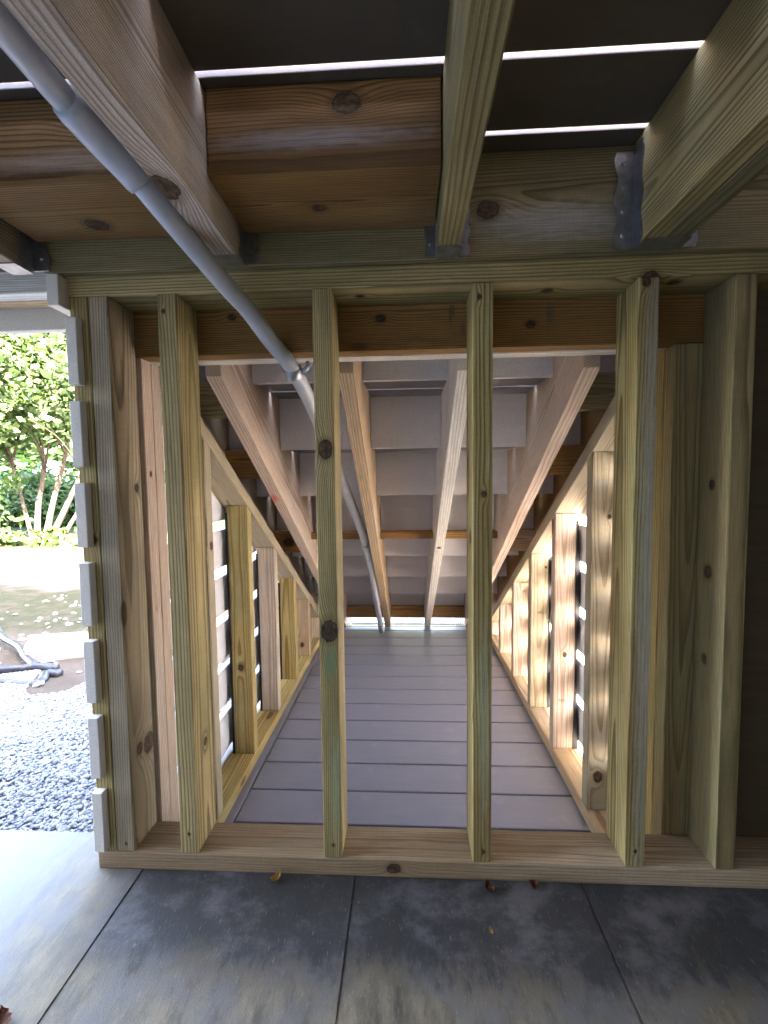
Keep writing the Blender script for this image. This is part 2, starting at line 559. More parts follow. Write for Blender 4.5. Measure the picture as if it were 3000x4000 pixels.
def hanger(j, x0, x1, y=-.72, top=DT - .6, fw=1.0):
    """face-mount joist hanger: two scalloped face flanges, two side plates, a seat"""
    bm = bmesh.new()
    def plate(pts, n, th=.07):
        vs = [Vector(p) * S for p in pts]
        nn = Vector(n) * th * S
        a = [bm.verts.new(v) for v in vs]
        b = [bm.verts.new(v + nn) for v in vs]
        k = len(vs)
        bm.faces.new(a)
        bm.faces.new(b[::-1])
        for i in range(k):
            bm.faces.new((a[i], b[i], b[(i + 1) % k], a[(i + 1) % k]))
    for s, xe in ((-1, x0), (1, x1)):
        # side plate with wavy front edge
        prof = [(y, H)]
        N = 12
        for i in range(N + 1):
            t = i / N
            prof.append((y - 1.25 - .16 * math.sin(t * math.pi * 5), H + t * (top - H)))
        prof.append((y, top))
        plate([(xe + s * .01, a, b) for a, b in prof], (s, 0, 0))
        # face flange with lobes
        fp = [(xe + s * .08, H + .1)]
        for i in range(N + 1):
            t = i / N
            fp.append((xe + s * fw * (1.25 + .17 * math.sin(t * math.pi * 5)), H + .1 + t * (top - H - .1)))
        fp.append((xe + s * .08, top))
        plate([(a, y - .01, b) for a, b in fp], (0, -1, 0))
        for k in range(4 if top > H + 5 else 2):
            cz = H + 1.0 + k * 1.6
            r = bmesh.ops.create_cone(bm, cap_ends=True, segments=8, radius1=.16 * S, radius2=.10 * S, depth=.1 * S,
                                      matrix=Matrix.Translation(Vector((xe + s * .75 * fw, y - .13, cz)) * S) @ Matrix.Rotation(math.pi / 2, 4, 'X'))
    plate([(x0 - .05, y - 1.7, H - .08), (x1 + .05, y - 1.7, H - .08), (x1 + .05, y, H - .08), (x0 - .05, y, H - .08)], (0, 0, 1), .06)
    bmesh.ops.recalc_face_normals(bm, faces=bm.faces)
    return from_bm('joist_hanger', bm, M_GALV, Matrix.Identity(4), j)
hanger(jA, -29.6, -28.05)
hanger(jB, -13.4, -11.75, top=H + 3.4, fw=.8)
hanger(jC, 2.3, 3.85, top=H + 3.4, fw=.62)
hanger(jD, 16.1, 19.12)

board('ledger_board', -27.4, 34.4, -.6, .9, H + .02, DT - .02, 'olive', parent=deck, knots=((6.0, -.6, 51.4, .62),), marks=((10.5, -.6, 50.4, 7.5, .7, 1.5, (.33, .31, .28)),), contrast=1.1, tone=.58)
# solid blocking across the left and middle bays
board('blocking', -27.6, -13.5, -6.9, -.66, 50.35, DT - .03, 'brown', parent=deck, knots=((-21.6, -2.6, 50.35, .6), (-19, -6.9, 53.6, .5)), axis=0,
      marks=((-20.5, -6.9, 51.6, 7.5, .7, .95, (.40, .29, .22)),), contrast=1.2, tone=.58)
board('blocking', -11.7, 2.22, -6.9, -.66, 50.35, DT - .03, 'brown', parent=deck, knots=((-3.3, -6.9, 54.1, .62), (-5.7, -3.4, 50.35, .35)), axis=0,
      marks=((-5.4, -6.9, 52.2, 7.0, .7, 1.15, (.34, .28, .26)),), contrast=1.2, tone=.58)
# decking
ny = -2.32
k = 0
yb0 = -2.22
edges = []
while yb0 > -110:
    edges.append((yb0 - 5.5 + .2, yb0 - .2))
    yb0 -= 5.5
for i, (a, b) in enumerate([(-2.22 + .2, 7.55)] + edges):
    capped(board('decking_board', -44, 36.2, a, b, DT, DT + .88, mat=M_DECKING, parent=deck, axis=0, bev=.06))
# outer edge of the deck left of the stair
board('rim_joist', -41.85, -26.3, 2.6, 4.05, H, DT - .02, 'white', parent=deck)
board('rim_joist', -41.85, -26.3, 4.15, 5.65, H, DT - .02, 'orange', parent=deck)
board('fascia_board', -44, -26.3, 5.75, 6.6, 46.2, DT + .0, mat=M_FASCIA, parent=deck, axis=0)
board('rim_joist', -43.4, -41.9, -104, 5.6, H, DT - .02, 'gray', parent=deck)
board('fascia_board', 25.4, 36.2, 4.6, 5.4, 46.2, DT, mat=M_FASCIA, parent=deck, axis=0)
board('rim_joist', 34.5, 36.0, -104, 3, H, DT - .02, 'gray', parent=deck)

# ------------------------------------------------------------------ front framed wall
SX = [-18.96, -7.0, 5.02, 16.95, 23.79]
wall = thing('framed_wall', 'open pine stud wall standing on the slab in front of the stair void', 'stud wall', (0, 1.75, 0))
board('bottom_plate', -26.1, 34.5, 0, 3.5, 0, 1.5, 'orange', parent=wall, knots=((-1.3, 0, .75, .42), (17.5, 2.9, 1.5, .35), (-16, 1.5, 1.5, .0001)), ring=.006, contrast=.6, tone=.66)
board('top_plate', -26.1, 34.5, 0, 3.5, H - 1.5, H, 'green', parent=wall, knots=((11, 1.8, H - 1.5, .3), (-3.5, 1.7, H - 1.5, .25), (17.8, .3, H - 1.6, .55), (20, 1.2, H - 1.5, .3)), ring=.0055, tone=.66)
Z0, Z1 = 1.51, H - 1.51
def stud(x, pal, **kw):
    kw.setdefault('tone', .66)
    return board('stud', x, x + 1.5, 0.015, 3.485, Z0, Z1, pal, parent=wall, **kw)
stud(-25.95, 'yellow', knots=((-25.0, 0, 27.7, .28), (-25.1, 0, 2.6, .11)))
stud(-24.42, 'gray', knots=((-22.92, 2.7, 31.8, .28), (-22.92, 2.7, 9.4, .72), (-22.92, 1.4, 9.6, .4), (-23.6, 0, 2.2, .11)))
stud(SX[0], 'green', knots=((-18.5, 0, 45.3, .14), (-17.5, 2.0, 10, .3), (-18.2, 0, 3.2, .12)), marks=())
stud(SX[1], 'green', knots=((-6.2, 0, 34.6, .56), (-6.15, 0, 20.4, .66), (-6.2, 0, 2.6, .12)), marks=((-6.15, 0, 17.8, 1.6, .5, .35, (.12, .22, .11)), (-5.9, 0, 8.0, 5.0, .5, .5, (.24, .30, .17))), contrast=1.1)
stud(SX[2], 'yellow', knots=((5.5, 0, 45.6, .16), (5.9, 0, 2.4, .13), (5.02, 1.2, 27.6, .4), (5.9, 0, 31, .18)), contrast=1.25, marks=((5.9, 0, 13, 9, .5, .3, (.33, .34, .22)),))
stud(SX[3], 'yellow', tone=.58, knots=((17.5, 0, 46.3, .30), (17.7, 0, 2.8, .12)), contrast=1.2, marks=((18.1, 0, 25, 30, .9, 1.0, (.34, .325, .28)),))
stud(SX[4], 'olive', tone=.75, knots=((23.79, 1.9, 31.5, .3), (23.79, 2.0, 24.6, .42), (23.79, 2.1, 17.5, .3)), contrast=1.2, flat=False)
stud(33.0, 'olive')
# double header behind the studs, carried on paired jack studs
hd = board('header', -25.6, 25.2, 3.52, 4.98, 42.9, 50.1, 'brown', parent=wall, knots=((-2.0, 3.5, 45.5, .32), (10.2, 3.5, 44.7, .30), (-14.5, 3.5, 46, .25)),
           marks=((3.72, 3.5, 45.6, .16, .3, 1.15, (.10, .055, .03)), (4.75, 3.5, 44.5, .2, .3, .75, (.12, .07, .05)), (11.75, 3.5, 45.4, .42, .3, 1.0, (.12, .09, .06)), (3.95, 3.5, 46.0, .12, .3, .7, (.10, .055, .03))), contrast=1.15, tone=.75)
board('header', -25.6, 25.2, 5.02, 6.48, 42.85, 50.1, 'white', parent=wall, knotty=False)
for i, (xa, xb, pl) in enumerate(((-26.0, -22.5, 'pink'), (21.65, 25.15, 'olive'))):
    board('jack_stud', xa, xb, 3.53, 4.98, -5.45, 42.85, pl, parent=wall, knots=((xb, 4.2, 33, .2), (xb - .3, 4.2, 21, .25)))
    board('jack_stud', xa, xb, 5.04, 6.5, -5.45, 42.8, 'pink' if i == 0 else 'yellow', parent=wall)
def osb():
    n = NT('dark_plywood')
    a = n.noise(n.vm('MULTIPLY', n.obj, (28, 28, 5)), 1, 5, .7)
    b = n.noise(n.vm('MULTIPLY', n.obj, (90, 90, 6)), 1, 3, .6)
    c = n.mix(a, (.06, .045, .03), (.17, .13, .085))
    c = n.mix(n.math('MULTIPLY', b, .5), c, (.05, .037, .026))
    n.bump(b, .3, .001)
    return n.done(c, .8, .2)
M_PLY = osb()
board('sheathing', 25.3, 34.4, 3.55, 4.1, -7, H - .1, mat=M_PLY, parent=wall, bev=.03)

# wooden skirting that closes the right side under the deck
board_sk = thing('skirting_wall', 'dark plywood skirting closing the right side below the deck', 'skirting wall', (35, -50, 0))
board('sheathing', 34.7, 35.3, -104, 3.3, .02, H - .05, mat=M_PLY, parent=board_sk, bev=.03)
for yy in (-100, -84, -68, -52, -36, -20):
    board('stud', 31.1, 34.6, yy - .2, yy + 1.3, 1.5, H - .05, 'olive', parent=board_sk)
board('bottom_plate', 31.1, 34.6, -104, -.1, .01, 1.49, 'olive', parent=board_sk)

# ------------------------------------------------------------------ side walls of the stair
def rake_bot(y): return 44.85 - .63 * y
def rake_top(y): return 46.75 - .63 * y
def side_wall(sgn, xin, label, ysts, pals, kn):
    """sgn -1 left, +1 right; xin = inner face of the plates"""
    xo = xin + sgn * 3.5
    a, b = min(xin, xo), max(xin, xo)
    w = thing('slatted_side_wall', label, 'side wall', ((a + b) / 2, 45, -7))
    board('bottom_plate', a, b, 6.6, 84.5, -6.99, -5.49, 'yellow' if sgn < 0 else 'orange', parent=w, contrast=1.3, ring=.0055)
    Mw = frame(((a + b) / 2, 40, 20), (0, 1, -.63), (1, 0, 0))
    prism_x('rake_plate', [(6.6, rake_bot(6.6)), (79.6, rake_bot(79.6)), (79.6, rake_top(79.6)), (6.6, rake_top(6.6))], a, b, Mw, wood('gray'), w)
    for i, y in enumerate(ysts):
        M2 = frame(((a + b) / 2, y + .75, 10), (0, 0, 1), (1, 0, 0))
        inv = M2.inverted()
        kk = []
        for (kx, ky, kz, kr) in kn.get(i, ()):
            v = inv @ (Vector((kx, ky, kz)) * S)
            kk.append((v.x, v.y, v.z, kr * S))
        ta, tb = rake_bot(y) - .04, rake_bot(y + 1.5) - .04
        xq = xin + sgn * 3.02
        s = prism_x('stud', [(y, -5.48), (y + 1.5, -5.48), (y + 1.5, tb), (y, ta)], min(xin, xq) + .02, max(xin, xq) - .02, M2, wood(pals[i % len(pals)], kk, contrast=1.15, tone=.88 if sgn > 0 else 1.05), w, .1)
        # loose black joist tape on the outer edge
        bm = bmesh.new()
        N = 22
        RR = random.Random(i * 7 + sgn)
        rows = []
        zt = ta - 1.0
        ph = RR.uniform(0, 6)
        for q in range(N + 1):
            z = -5.4 + (zt + 5.4) * q / N
            wv = .5 + .5 * math.sin(ph + q * .42)
            inn = xq - sgn * (.28 if sgn < 0 else .12 + .12 * wv)
            outx = xq + sgn * (.05 if sgn < 0 else .12 + .38 * wv)
            rows.append([bm.verts.new(Vector((xx, yy, z)) * S) for xx, yy in ((inn, y - .10), (outx, y - .10), (outx, y + 1.9), (xq + sgn * .01, y + 1.9), (xq + sgn * .01, y - .02), (inn, y - .02))])
        for q in range(N):
            for e in range(6):
                bm.faces.new((rows[q][e], rows[q][(e + 1) % 6], rows[q + 1][(e + 1) % 6], rows[q + 1][e]))
        bm.faces.new(rows[0]); bm.faces.new(rows[-1][::-1])
        bmesh.ops.recalc_face_normals(bm, faces=bm.faces)
        from_bm('flashing_strip', bm, M_TAPE, Matrix.Identity(4), s)
    # horizontal siding, sloping upper ends following the stair
    xa, xb = (xo - .98, xo - .1) if sgn < 0 else (xo + .1, xo + .98)
    for q in range(-2, 8):
        zt = 7.0 + 6.31 * q
        zb = zt - 5.05
        y0 = -.65 if (zb > 0 and sgn < 0) else 4.2
        if zb > 45.2:
            y0, y1e, y1b = y0, 16, 16
        ytop = (54.5 - zt) / .62
        ybot = (54.5 - zb) / .62
        ytop, ybot = min(ytop, 96), min(ybot, 96)
        if zb > 45:
            continue
        M3 = frame(((xa + xb) / 2, 30, (zt + zb) / 2), (0, 1, 0), (0, 0, 1))
        sb = prism_x('siding_board', [(y0, zb), (ybot, zb), (ytop, zt), (y0, zt)], xa, xb, M3, M_SIDING, w, .05)
        sb.data.materials.append(M_RISER)
        r3 = M3.to_3x3()
        for pf in sb.data.polygons:
            if (r3 @ pf.normal).x * sgn < -.9:
                pf.material_index = 1  # inner faces coloured paler, painting in the glow they catch
    return w
lw = side_wall(-1, -21.4, 'left side wall of short studs and pale slats beside the gravel', [12.5, 24.7, 36.5, 48.4, 60.2, 71.9], ['gray', 'yellow', 'pink', 'yellow', 'orange', 'pink'],
          {0: ((-21.4, 13.4, 25.3, .35), (-22.0, 12.5, 24.6, .3)), 1: ((-23.0, 24.7, 6.9, .35),), 4: ((-23, 60.2, -3, .4),)})
rw = side_wall(1, 20.1, 'right side wall of short studs and pale slats with glowing gaps', [15.4, 27.3, 38.9, 50.8, 62.6, 74.4], ['gray', 'pink', 'gray', 'pink', 'pink', 'pink'],
          {0: ((21.3, 15.4, -1.5, .5), (22, 15.4, 28, .2)), 1: ((21.6, 27.3, 8, .28),), 2: ((22.5, 38.9, 18, .15),)})
# top slat of the left wall stops short at the joist
Mx = frame((-25.4, 0, 48), (0, 1, 0), (0, 0, 1))
prism_x('siding_board', [(-1, 45.6), (5.6, 45.6), (5.6, 47.9), (-1, 47.9)], -25.98 - .0, -26.2 + 1.05 - .98 + .0 - .0 if False else -26.9, Mx, M_SIDING, lw, .04)

def text_mark(txt, loc, h, parent, rot=(math.pi / 2, 0, 0)):
    c = bpy.data.curves.new('stamp', 'FONT')
    c.body = txt
    c.size = h * S
    c.extrude = .008 * S
    c.align_x = 'CENTER'
    o = bpy.data.objects.new('grade_stamp', c)
    link(o)
    dg = bpy.context.evaluated_depsgraph_get()
    me = bpy.data.meshes.new_from_object(o.evaluated_get(dg))
    bpy.data.objects.remove(o, do_unlink=True)
    me.materials.clear()
    me.materials.append(M_INK)
    m = bpy.data.objects.new('grade_stamp', me)
    link(m, parent)
    from mathutils import Euler
    place(m, Matrix.Translation(Vector(loc) * S) @ Euler(rot).to_matrix().to_4x4(), parent)
    return m
bpy.context.view_layer.update()
rst = [c for c in rw.children if c.name.startswith('stud')]
rst.sort(key=lambda o: (rw.matrix_world @ o.matrix_local).translation.y if False else o.location.y)
text_mark('NO.1', (21.9, 38.9 - .012, 10.3), .62, rst[2])
text_mark('NO.2', (21.6, 27.3 - .012, 1.3), .62, rst[1])

# ------------------------------------------------------------------ staircase
st = thing('staircase', 'wooden staircase seen from below, six stringers with grey risers', 'staircase', (0, 45, -7))
yk = lambda k: 4.40 + 10.5 * k
zk = lambda k: 49.57 - 6.512 * k
low = lambda y: 45.9 - .62 * y
def stringer(x0, x1, pal, lift=0.0, marks=(), kn=(), contrast=1.1):
    P = [(6.52, low(6.52) + lift), ((45.9 + lift + 6.98) / .62, -6.98), (88.35, -6.98)]
    P.append((88.35, zk(7) + .3))
    for k in range(7, 0, -1):
        P += [(yk(k) + .8, zk(k) + .3), (yk(k) + .8, zk(k) - .02), (yk(k) - .01, zk(k) - .02), (yk(k) - .01, zk(k - 1) + .29)]
    P.append((6.52, zk(0) + .29))
    Mw = frame(((x0 + x1) / 2, 45, 22), (0, 1, -.62), (0, .62, 1))
    inv = Mw.inverted()
    kk = []
    for (kx, ky, kz, kr) in kn:
        v = inv @ (Vector((kx, ky, kz)) * S)
        kk.append((v.x, v.y, v.z, kr * S))
    mm = []
    for (kx, ky, kz, sx, sy, sz, mc) in marks:
        v = inv @ (Vector((kx, ky, kz)) * S)
        mm.append((v.x, v.y, v.z, sx * S, sy * S, sz * S, mc))
    return prism_x('stringer', P, x0, x1, Mw, wood(pal, kk, mm, contrast=contrast), st, .05)
stringer(-25.3, -23.8, 'gray', .95)
stringer(-18.3, -16.8, 'pink', marks=((-18.1, 25.6, 30.2, 1.5, .95, .5, (.55, .02, .05)),))
stringer(-6.15, -4.65, 'orange', marks=((-5.7, 21.4, 32.8, .8, .3, .3, (.0, .25, .09)),), contrast=1.4)
stringer(4.6, 6.1, 'white', kn=((5.3, 40, 21.1, .3),), contrast=1.2)
stringer(15.6, 17.1, 'pink')
stringer(22.55, 24.05, 'brown', .95)
for k in range(0, 9):
    yb = yk(k) + (2.2 if k == 0 else 0)
    zb = zk(k) if k else zk(0) + 1.35
    zt = zk(k - 1) + .26 if k else DT - .1
    board('riser', -26.0, 24.9, yb, yb + .75, zb, zt, mat=M_RISER, parent=st, axis=0, bev=.05)
    if k < 8:
        y0 = yk(k) + (2.2 if k == 0 else .80)
        y1 = yk(k + 1) + 1.75
        mid = y0 + 5.5 if k else y0 + 4.2
        capped(board('tread_board', -26.4, 25.3, y0, mid - .20, zk(k) + .3, zk(k) + 1.1, mat=M_TREAD, parent=st, axis=0, bev=.08))
        capped(board('tread_board', -26.4, 25.3, mid + .20, y1, zk(k) + .3, zk(k) + 1.1, mat=M_TREAD, parent=st, axis=0, bev=.08))
# cross blocking
for a, b in ((-16.75, -6.2), (-4.6, 4.55), (6.15, 15.55)):
    board('blocking', a, b, 43.0, 46.35, 22.25, zk(4) - .05, 'brown', parent=st, axis=0)
    board('blocking', a, b, 86.2, 88.36, -4.9, zk(8) + .6, 'brown', parent=st, axis=0, knotty=False)
for (a, b, s) in ((-23.75, -18.35, 0), (17.15, 22.5, 1)):
    for k, pl in ((1, 'olive'), (2, 'brown'), (4, 'orange' if s else 'brown')):
        y = yk(k)
        board('blocking', a, b, y - 1.5 - .1, y - .1, zk(k) - 3.8, zk(k) - .05, pl, parent=st, axis=0,
              knots=(((a + b) / 2 - .3, y - 1.6, zk(k) - 2.0, .7),) if (k == 4 and not s) else ())
# base sill and slatted vent ends at the foot
board('toe_sill', -21, 19.7, 87.2, 88.7, -9.2, -7.55, 'olive', parent=st, axis=0, knotty=False)
for i in range(6):
    for x in (-19.4, 13.3):
        board('toe_slat', x + i * .62, x + i * .62 + .28, 88.9, 89.5, -8.5, -4.0, mat=M_RISER, parent=st, bev=.03)

# ------------------------------------------------------------------ sunken board floor below the stair
fl = thing('board_floor', 'dark grey composite board floor running below the stair', 'floor', (0, 45, -7))
y = 14.2 - 5.65 * 2
while y < 84:
    board('floor_board', -20.25, 24.5, y + .13, min(y + 5.52, 85.2), -7.95, -7.0, mat=M_FLOOR, parent=fl, axis=0, bev=.1)
    y += 5.65
board('border_board', -25.9, -20.42, 3.95, 85.2, -7.95, -7.0, mat=M_FLOOR, parent=fl, axis=1, bev=.1)

# ------------------------------------------------------------------ conduit
pipe = thing('conduit_pipe', 'grey plastic conduit running from the deck joists down the stair', 'pipe', (-16.2, -16, 50.7))
pp = [(-15.6, -24, 50.2), (-16.4, -16, 50.9), (-16.75, -12.6, 51.1), (-16.2, -10, 50.5), (-15.4, -8.3, 49.7), (-14.65, -7, 48.7), (-13.75, -4.9, 47.5), (-12.6, -1.9, 46.0), (-11.9, 0.1, 45.2), (-10.9, 2.1, 43.6), (-9.6, 4.1, 41.75), (-8.9, 9, 39.2), (-8.95, 16, 36.6), (-8.5, 25, 32.2), (-7.0, 41, 21.7), (-6.95, 60, 9.0), (-6.9, 81, -6.9)]
cp = catmull(pp, 7)
tube('pipe', cp, .66, M_PVC, pipe, 24)
seg = catmull(pp[2:6], 7)
sub = seg[2:17]
tube('coupling', sub, [.80] + [.86] * (len(sub) - 2) + [.80], M_PVC, pipe, 24)
def clamp(c, d, name='pipe_clamp', ear=(0, 0, 1), side=(1, 0, 0)):
    d = Vector(d).normalized()
    c = Vector(c)
    pts = [c - d * .45, c - d * .4, c + d * .4, c + d * .45]
    k = tube(name, [tuple(p) for p in pts], [.72, .8, .8, .72], M_GALV, pipe, 24)
    e = Vector(side)
    q = [c + e * .75, c + e * 1.15 + Vector(ear) * .25, c + e * 1.35 + Vector(ear) * .6]
    tube('clamp_ear', [tuple(p) for p in q], [.28, .22, .2], M_GALV, k, 8)
    tube('bolt', [tuple(q[2] - e * .0 - Vector((0, .5, 0))), tuple(q[2] + Vector((0, .35, 0)))], .2, M_GALV, k, 6)
clamp((-9.62, 4.4, 41.55), (.1, .62, -.6))
clamp((-6.98, 41, 21.7), (.02, .8, -.55), side=(.9, 0, .2))

# ------------------------------------------------------------------ dead leaves on the slab
def leaf(x, y, w, l, rot, mat, label, curl=.3):
    bm = bmesh.new()
    n = 8
    rows = []
    for i in range(n + 1):
        t = i / n
        ww = w * math.sin(math.pi * min(.98, t * .9 + .06)) ** .8 * (1 - .25 * (i % 2))
        yy = (t - .5) * l
        zz = .06 + curl * (2 * t - 1) ** 2
        rows.append([bm.verts.new(Vector((s * ww / 2, yy, zz + curl * .9 * abs(s))) * S) for s in (-1, -.4, 0, .4, 1)])
    for i in range(n):
        for k in range(4):
            bm.faces.new((rows[i][k], rows[i][k + 1], rows[i + 1][k + 1], rows[i + 1][k]))
    r = bmesh.ops.solidify(bm, geom=list(bm.faces), thickness=.02 * S)
    o = from_bm('dry_leaf', bm, mat, Matrix.Translation(Vector((x, y, .03)) * S) @ Matrix.Rotation(rot, 4, 'Z'), None)
    tag(o, label, 'leaf', 'dead leaves on the slab')
leaf(-10.8, -.75, .7, 1.0, 2.6, M_LEAF, 'small tan dead leaf beside the bottom plate', .35)
leaf(6.2, -.95, .75, .9, .6, M_LEAF2, 'dark curled leaf below the middle stud', .3)
leaf(9.7, -.6, .9, .7, 1.5, M_LEAF2, 'brown crumpled leaf against the plate right of the middle', .3)
leaf(5.7, -4.3, .3, .45, .4, M_LEAF, 'tiny orange leaf crumb out on the dark slab', .15)
leaf(-24.3, -10.9, 1.0, 1.5, .9, M_LEAF2, 'reddish leaf at the front left corner of the slab', .3)

# ------------------------------------------------------------------ gravel bed, pad and black pipes outside
def pebbles(name, n, fx, seed, size=(.13, .29)):
    R = random.Random(seed)
    base = bmesh.new()
    bmesh.ops.create_icosphere(base, subdivisions=1, radius=1)
    bv = [v.co.copy() for v in base.verts]
    bf = [[v.index for v in f.verts] for f in base.faces]
    base.free()
    V, F, C = [], [], []
    for i in range(n):
        x, y = fx(R)
        r = R.uniform(*size) * (1.5 if R.random() < .08 else 1)
        sx, sy, sz = r * R.uniform(.8, 1.3), r * R.uniform(.7, 1.1), r * R.uniform(.45, .8)
        a = R.uniform(0, 6.28)
        ca, sa = math.cos(a), math.sin(a)
        z = g_h(x, y) + R.uniform(0, .2)
        tl = R.uniform(-.4, .4)
        k = len(V)
        for v in bv:
            q = v * (1 + R.uniform(-.12, .12))
            px, py, pz = q.x * sx, q.y * sy, q.z * sz
            pz += px * tl
            V.append(((x + px * ca - py * sa) * S, (y + px * sa + py * ca) * S, (z + pz) * S))
        F += [[k + j for j in f] for f in bf]
    me = bpy.data.meshes.new(name)
    me.from_pydata(V, [], F)
    for p in me.polygons:
        p.use_smooth = True
    nn = NT('gravel_stone')
    ri = nn.t.nodes.new('ShaderNodeNewGeometry').outputs['Random Per Island']
    cr = nn.t.nodes.new('ShaderNodeValToRGB')
    cr.color_ramp.interpolation = 'CONSTANT'
    els = cr.color_ramp.elements
    els[0].color = (0.216, 0.227, 0.248, 1)
    els[1].position = .25; els[1].color = (0.274, 0.281, 0.302, 1)
    for ps, cc in ((.45, (0.158, 0.166, 0.187, 1)), (.62, (0.317, 0.317, 0.324, 1)), (.76, (0.238, 0.223, 0.212, 1)), (.9, (0.108, 0.119, 0.144, 1))):
        e = els.new(ps); e.color = cc
    nn.t.links.new(ri, cr.inputs[0])
    c = nn.mix(nn.math('MULTIPLY', nn.noise(nn.obj, 160, 3, .6), .35), cr.outputs[0], (0.173, 0.176, 0.187))
    me.materials.append(nn.done(c, .8, .25))
    o = bpy.data.objects.new(name, me)
    link(o)
    return o
def fx(R):
    while True:
        x, y = R.uniform(-84, -26.6), R.uniform(4.1, 62)
        if y < 62 and (x * .62 + y) < 2 + 4 * math.sin(x * .3) or x > -62 and y < 60:
            return x, y
gv = pebbles('gravel', 38000, fx, 3)
tag(gv, 'grey crushed stone filling the bed beside the slatted wall', 'gravel', kind='stuff')
def fx2(R):
    return R.uniform(-130, -60), R.uniform(35, 130)
gv2 = pebbles('scattered_stones', 260, fx2, 5, (.3, 1.1))
tag(gv2, 'loose stones scattered over the bare dirt', 'stones', kind='stuff')

Mp = Matrix.Identity(4)
bm = bmesh.new()
pts = [(-86, 59.5), (-40, 57), (-28, 62), (-28, 76), (-60, 77), (-92, 68.5)]
pts = [(-86.1, 59.5), (-28.5, 72.5), (-28.5, 83), (-92.4, 68.6)]
a = [bm.verts.new(Vector((x, y, -4.0)) * S) for x, y in pts]
b = [bm.verts.new(Vector((x, y, -8.5)) * S) for x, y in pts]
bm.faces.new(a); bm.faces.new(b[::-1])
for i in range(4):
    bm.faces.new((a[i], b[i], b[(i + 1) % 4], a[(i + 1) % 4]))
bmesh.ops.recalc_face_normals(bm, faces=bm.faces)
bmesh.ops.bevel(bm, geom=list(bm.edges), offset=.3 * S, segments=2, affect='EDGES')
tag(from_bm('concrete_pad', bm, M_PAD, Mp, None), 'pale concrete step pad at the foot of the stair', 'pad')

wk = board('walkway', -27.5, 40, 90.6, 170, -12, -7.75, mat=M_PAD, axis=0, bev=.2)
wk['kind'] = 'structure'
bp1 = [(-118, 84, -1), (-103.2, 71.9, -5.0), (-92.2, 65.0, -5.6), (-86, 60, -6.2), (-79.6, 55.0, -6.0)]
tag(tube('black_hose', catmull(bp1, 6), .75, M_BLACK, None, 12), 'black hose curving down onto the dirt by the pad', 'hose')
bp2 = [(-110, 52, -6), (-85.0, 52.6, -6.0), (-79.1, 54.6, -6.0), (-74.0, 54.2, -6.2)]
tag(tube('drain_pipe', catmull(bp2, 6), .8, M_BLACK, None, 12), 'straight black pipe lying on dirt nearest the concrete pad', 'pipe')
bp3 = [(-100, 46.0, -5.6), (-79.0, 46.2, -5.6), (-71.5, 44.9, -5.6), (-70.4, 45.4, -5.5)]
o = tube('drain_pipe', bp3, [.75, .75, .75, .9], M_BLACK, None, 12)
tag(o, 'black pipe with a bent end lying closest to the gravel', 'pipe')
tube('elbow', catmull([(-71.5, 45.0, -5.6), (-70.6, 46.4, -5.4), (-72.2, 49.4, -5.3), (-69.5, 49.6, -5.4)], 6), .9, M_BLACK, o, 12)

# ------------------------------------------------------------------ trees
def leaf_mat(name, c1, c2):
    n = NT(name)
    ri = n.t.nodes.new('ShaderNodeNewGeometry').outputs['Random Per Island']
    c = n.mix(ri, c1, c2)
    n.b.inputs['Transmission Weight'].default_value = 0.0
    tr = n.t.nodes.new('ShaderNodeBsdfTranslucent')
    n.t.links.new(n.mix(1.0, c, (.95, 1.15, .65), 'MULTIPLY'), tr.inputs[0])
    m = n.done(c, .5, .3)
    mx = n.t.nodes.new('ShaderNodeMixShader')
    mx.inputs[0].default_value = .4
    out = n.t.nodes['Material Output']
    n.t.links.new(n.b.outputs[0], mx.inputs[1])
    n.t.links.new(tr.outputs[0], mx.inputs[2])
    n.t.links.new(mx.outputs[0], out.inputs[0])
    return m
LM1 = leaf_mat('maple_leaf', (.022, .05, .016), (.085, .125, .05))
LM2 = leaf_mat('dark_leaf', (.012, .035, .012), (.035, .075, .025))
LM3 = leaf_mat('shrub_leaf', (.02, .05, .012), (.07, .11, .03))

def crown(name, blobs, n, lsize, mat, parent, seed):
    R = random.Random(seed)
    V, F = [], []
    tot = sum(b[3] * b[4] * b[5] for b in blobs)
    for (cx, cy, cz, rx, ry, rz) in blobs:
        m = int(n * rx * ry * rz / tot)
        # leaves gather in clumps
        cl = []
        for _ in range(max(6, m // 28)):
            while True:
                u = Vector((R.uniform(-1, 1), R.uniform(-1, 1), R.uniform(-1, 1)))
                if .25 < u.length < 1:
                    break
            cl.append(Vector((cx + u.x * rx, cy + u.y * ry, cz + u.z * rz)))
        for _ in range(m):
            c = R.choice(cl)
            sp = min(rx, rz) * .16
            p = c + Vector((R.gauss(0, sp), R.gauss(0, sp), R.gauss(0, sp * .6)))
            s = lsize * R.uniform(.6, 1.3)
            d = Vector((R.uniform(-1, 1), R.uniform(-1, 1), R.uniform(-.9, .3))).normalized()
            e = d.cross(Vector((R.uniform(-1, 1), R.uniform(-1, 1), R.uniform(-1, 1)))).normalized()
            k = len(V)
            for q in (p - d * s, p + e * s * .55 - d * s * .1, p + d * s, p - e * s * .55 - d * s * .1):
                V.append(tuple(q * S))
            F.append((k, k + 1, k + 2, k + 3))
    me = bpy.data.meshes.new(name)
    me.from_pydata(V, [], F)
    me.materials.append(mat)
    o = bpy.data.objects.new(name, me)
    link(o, parent)
    if parent is not None:
        place(o, Matrix.Identity(4), parent)
    return o

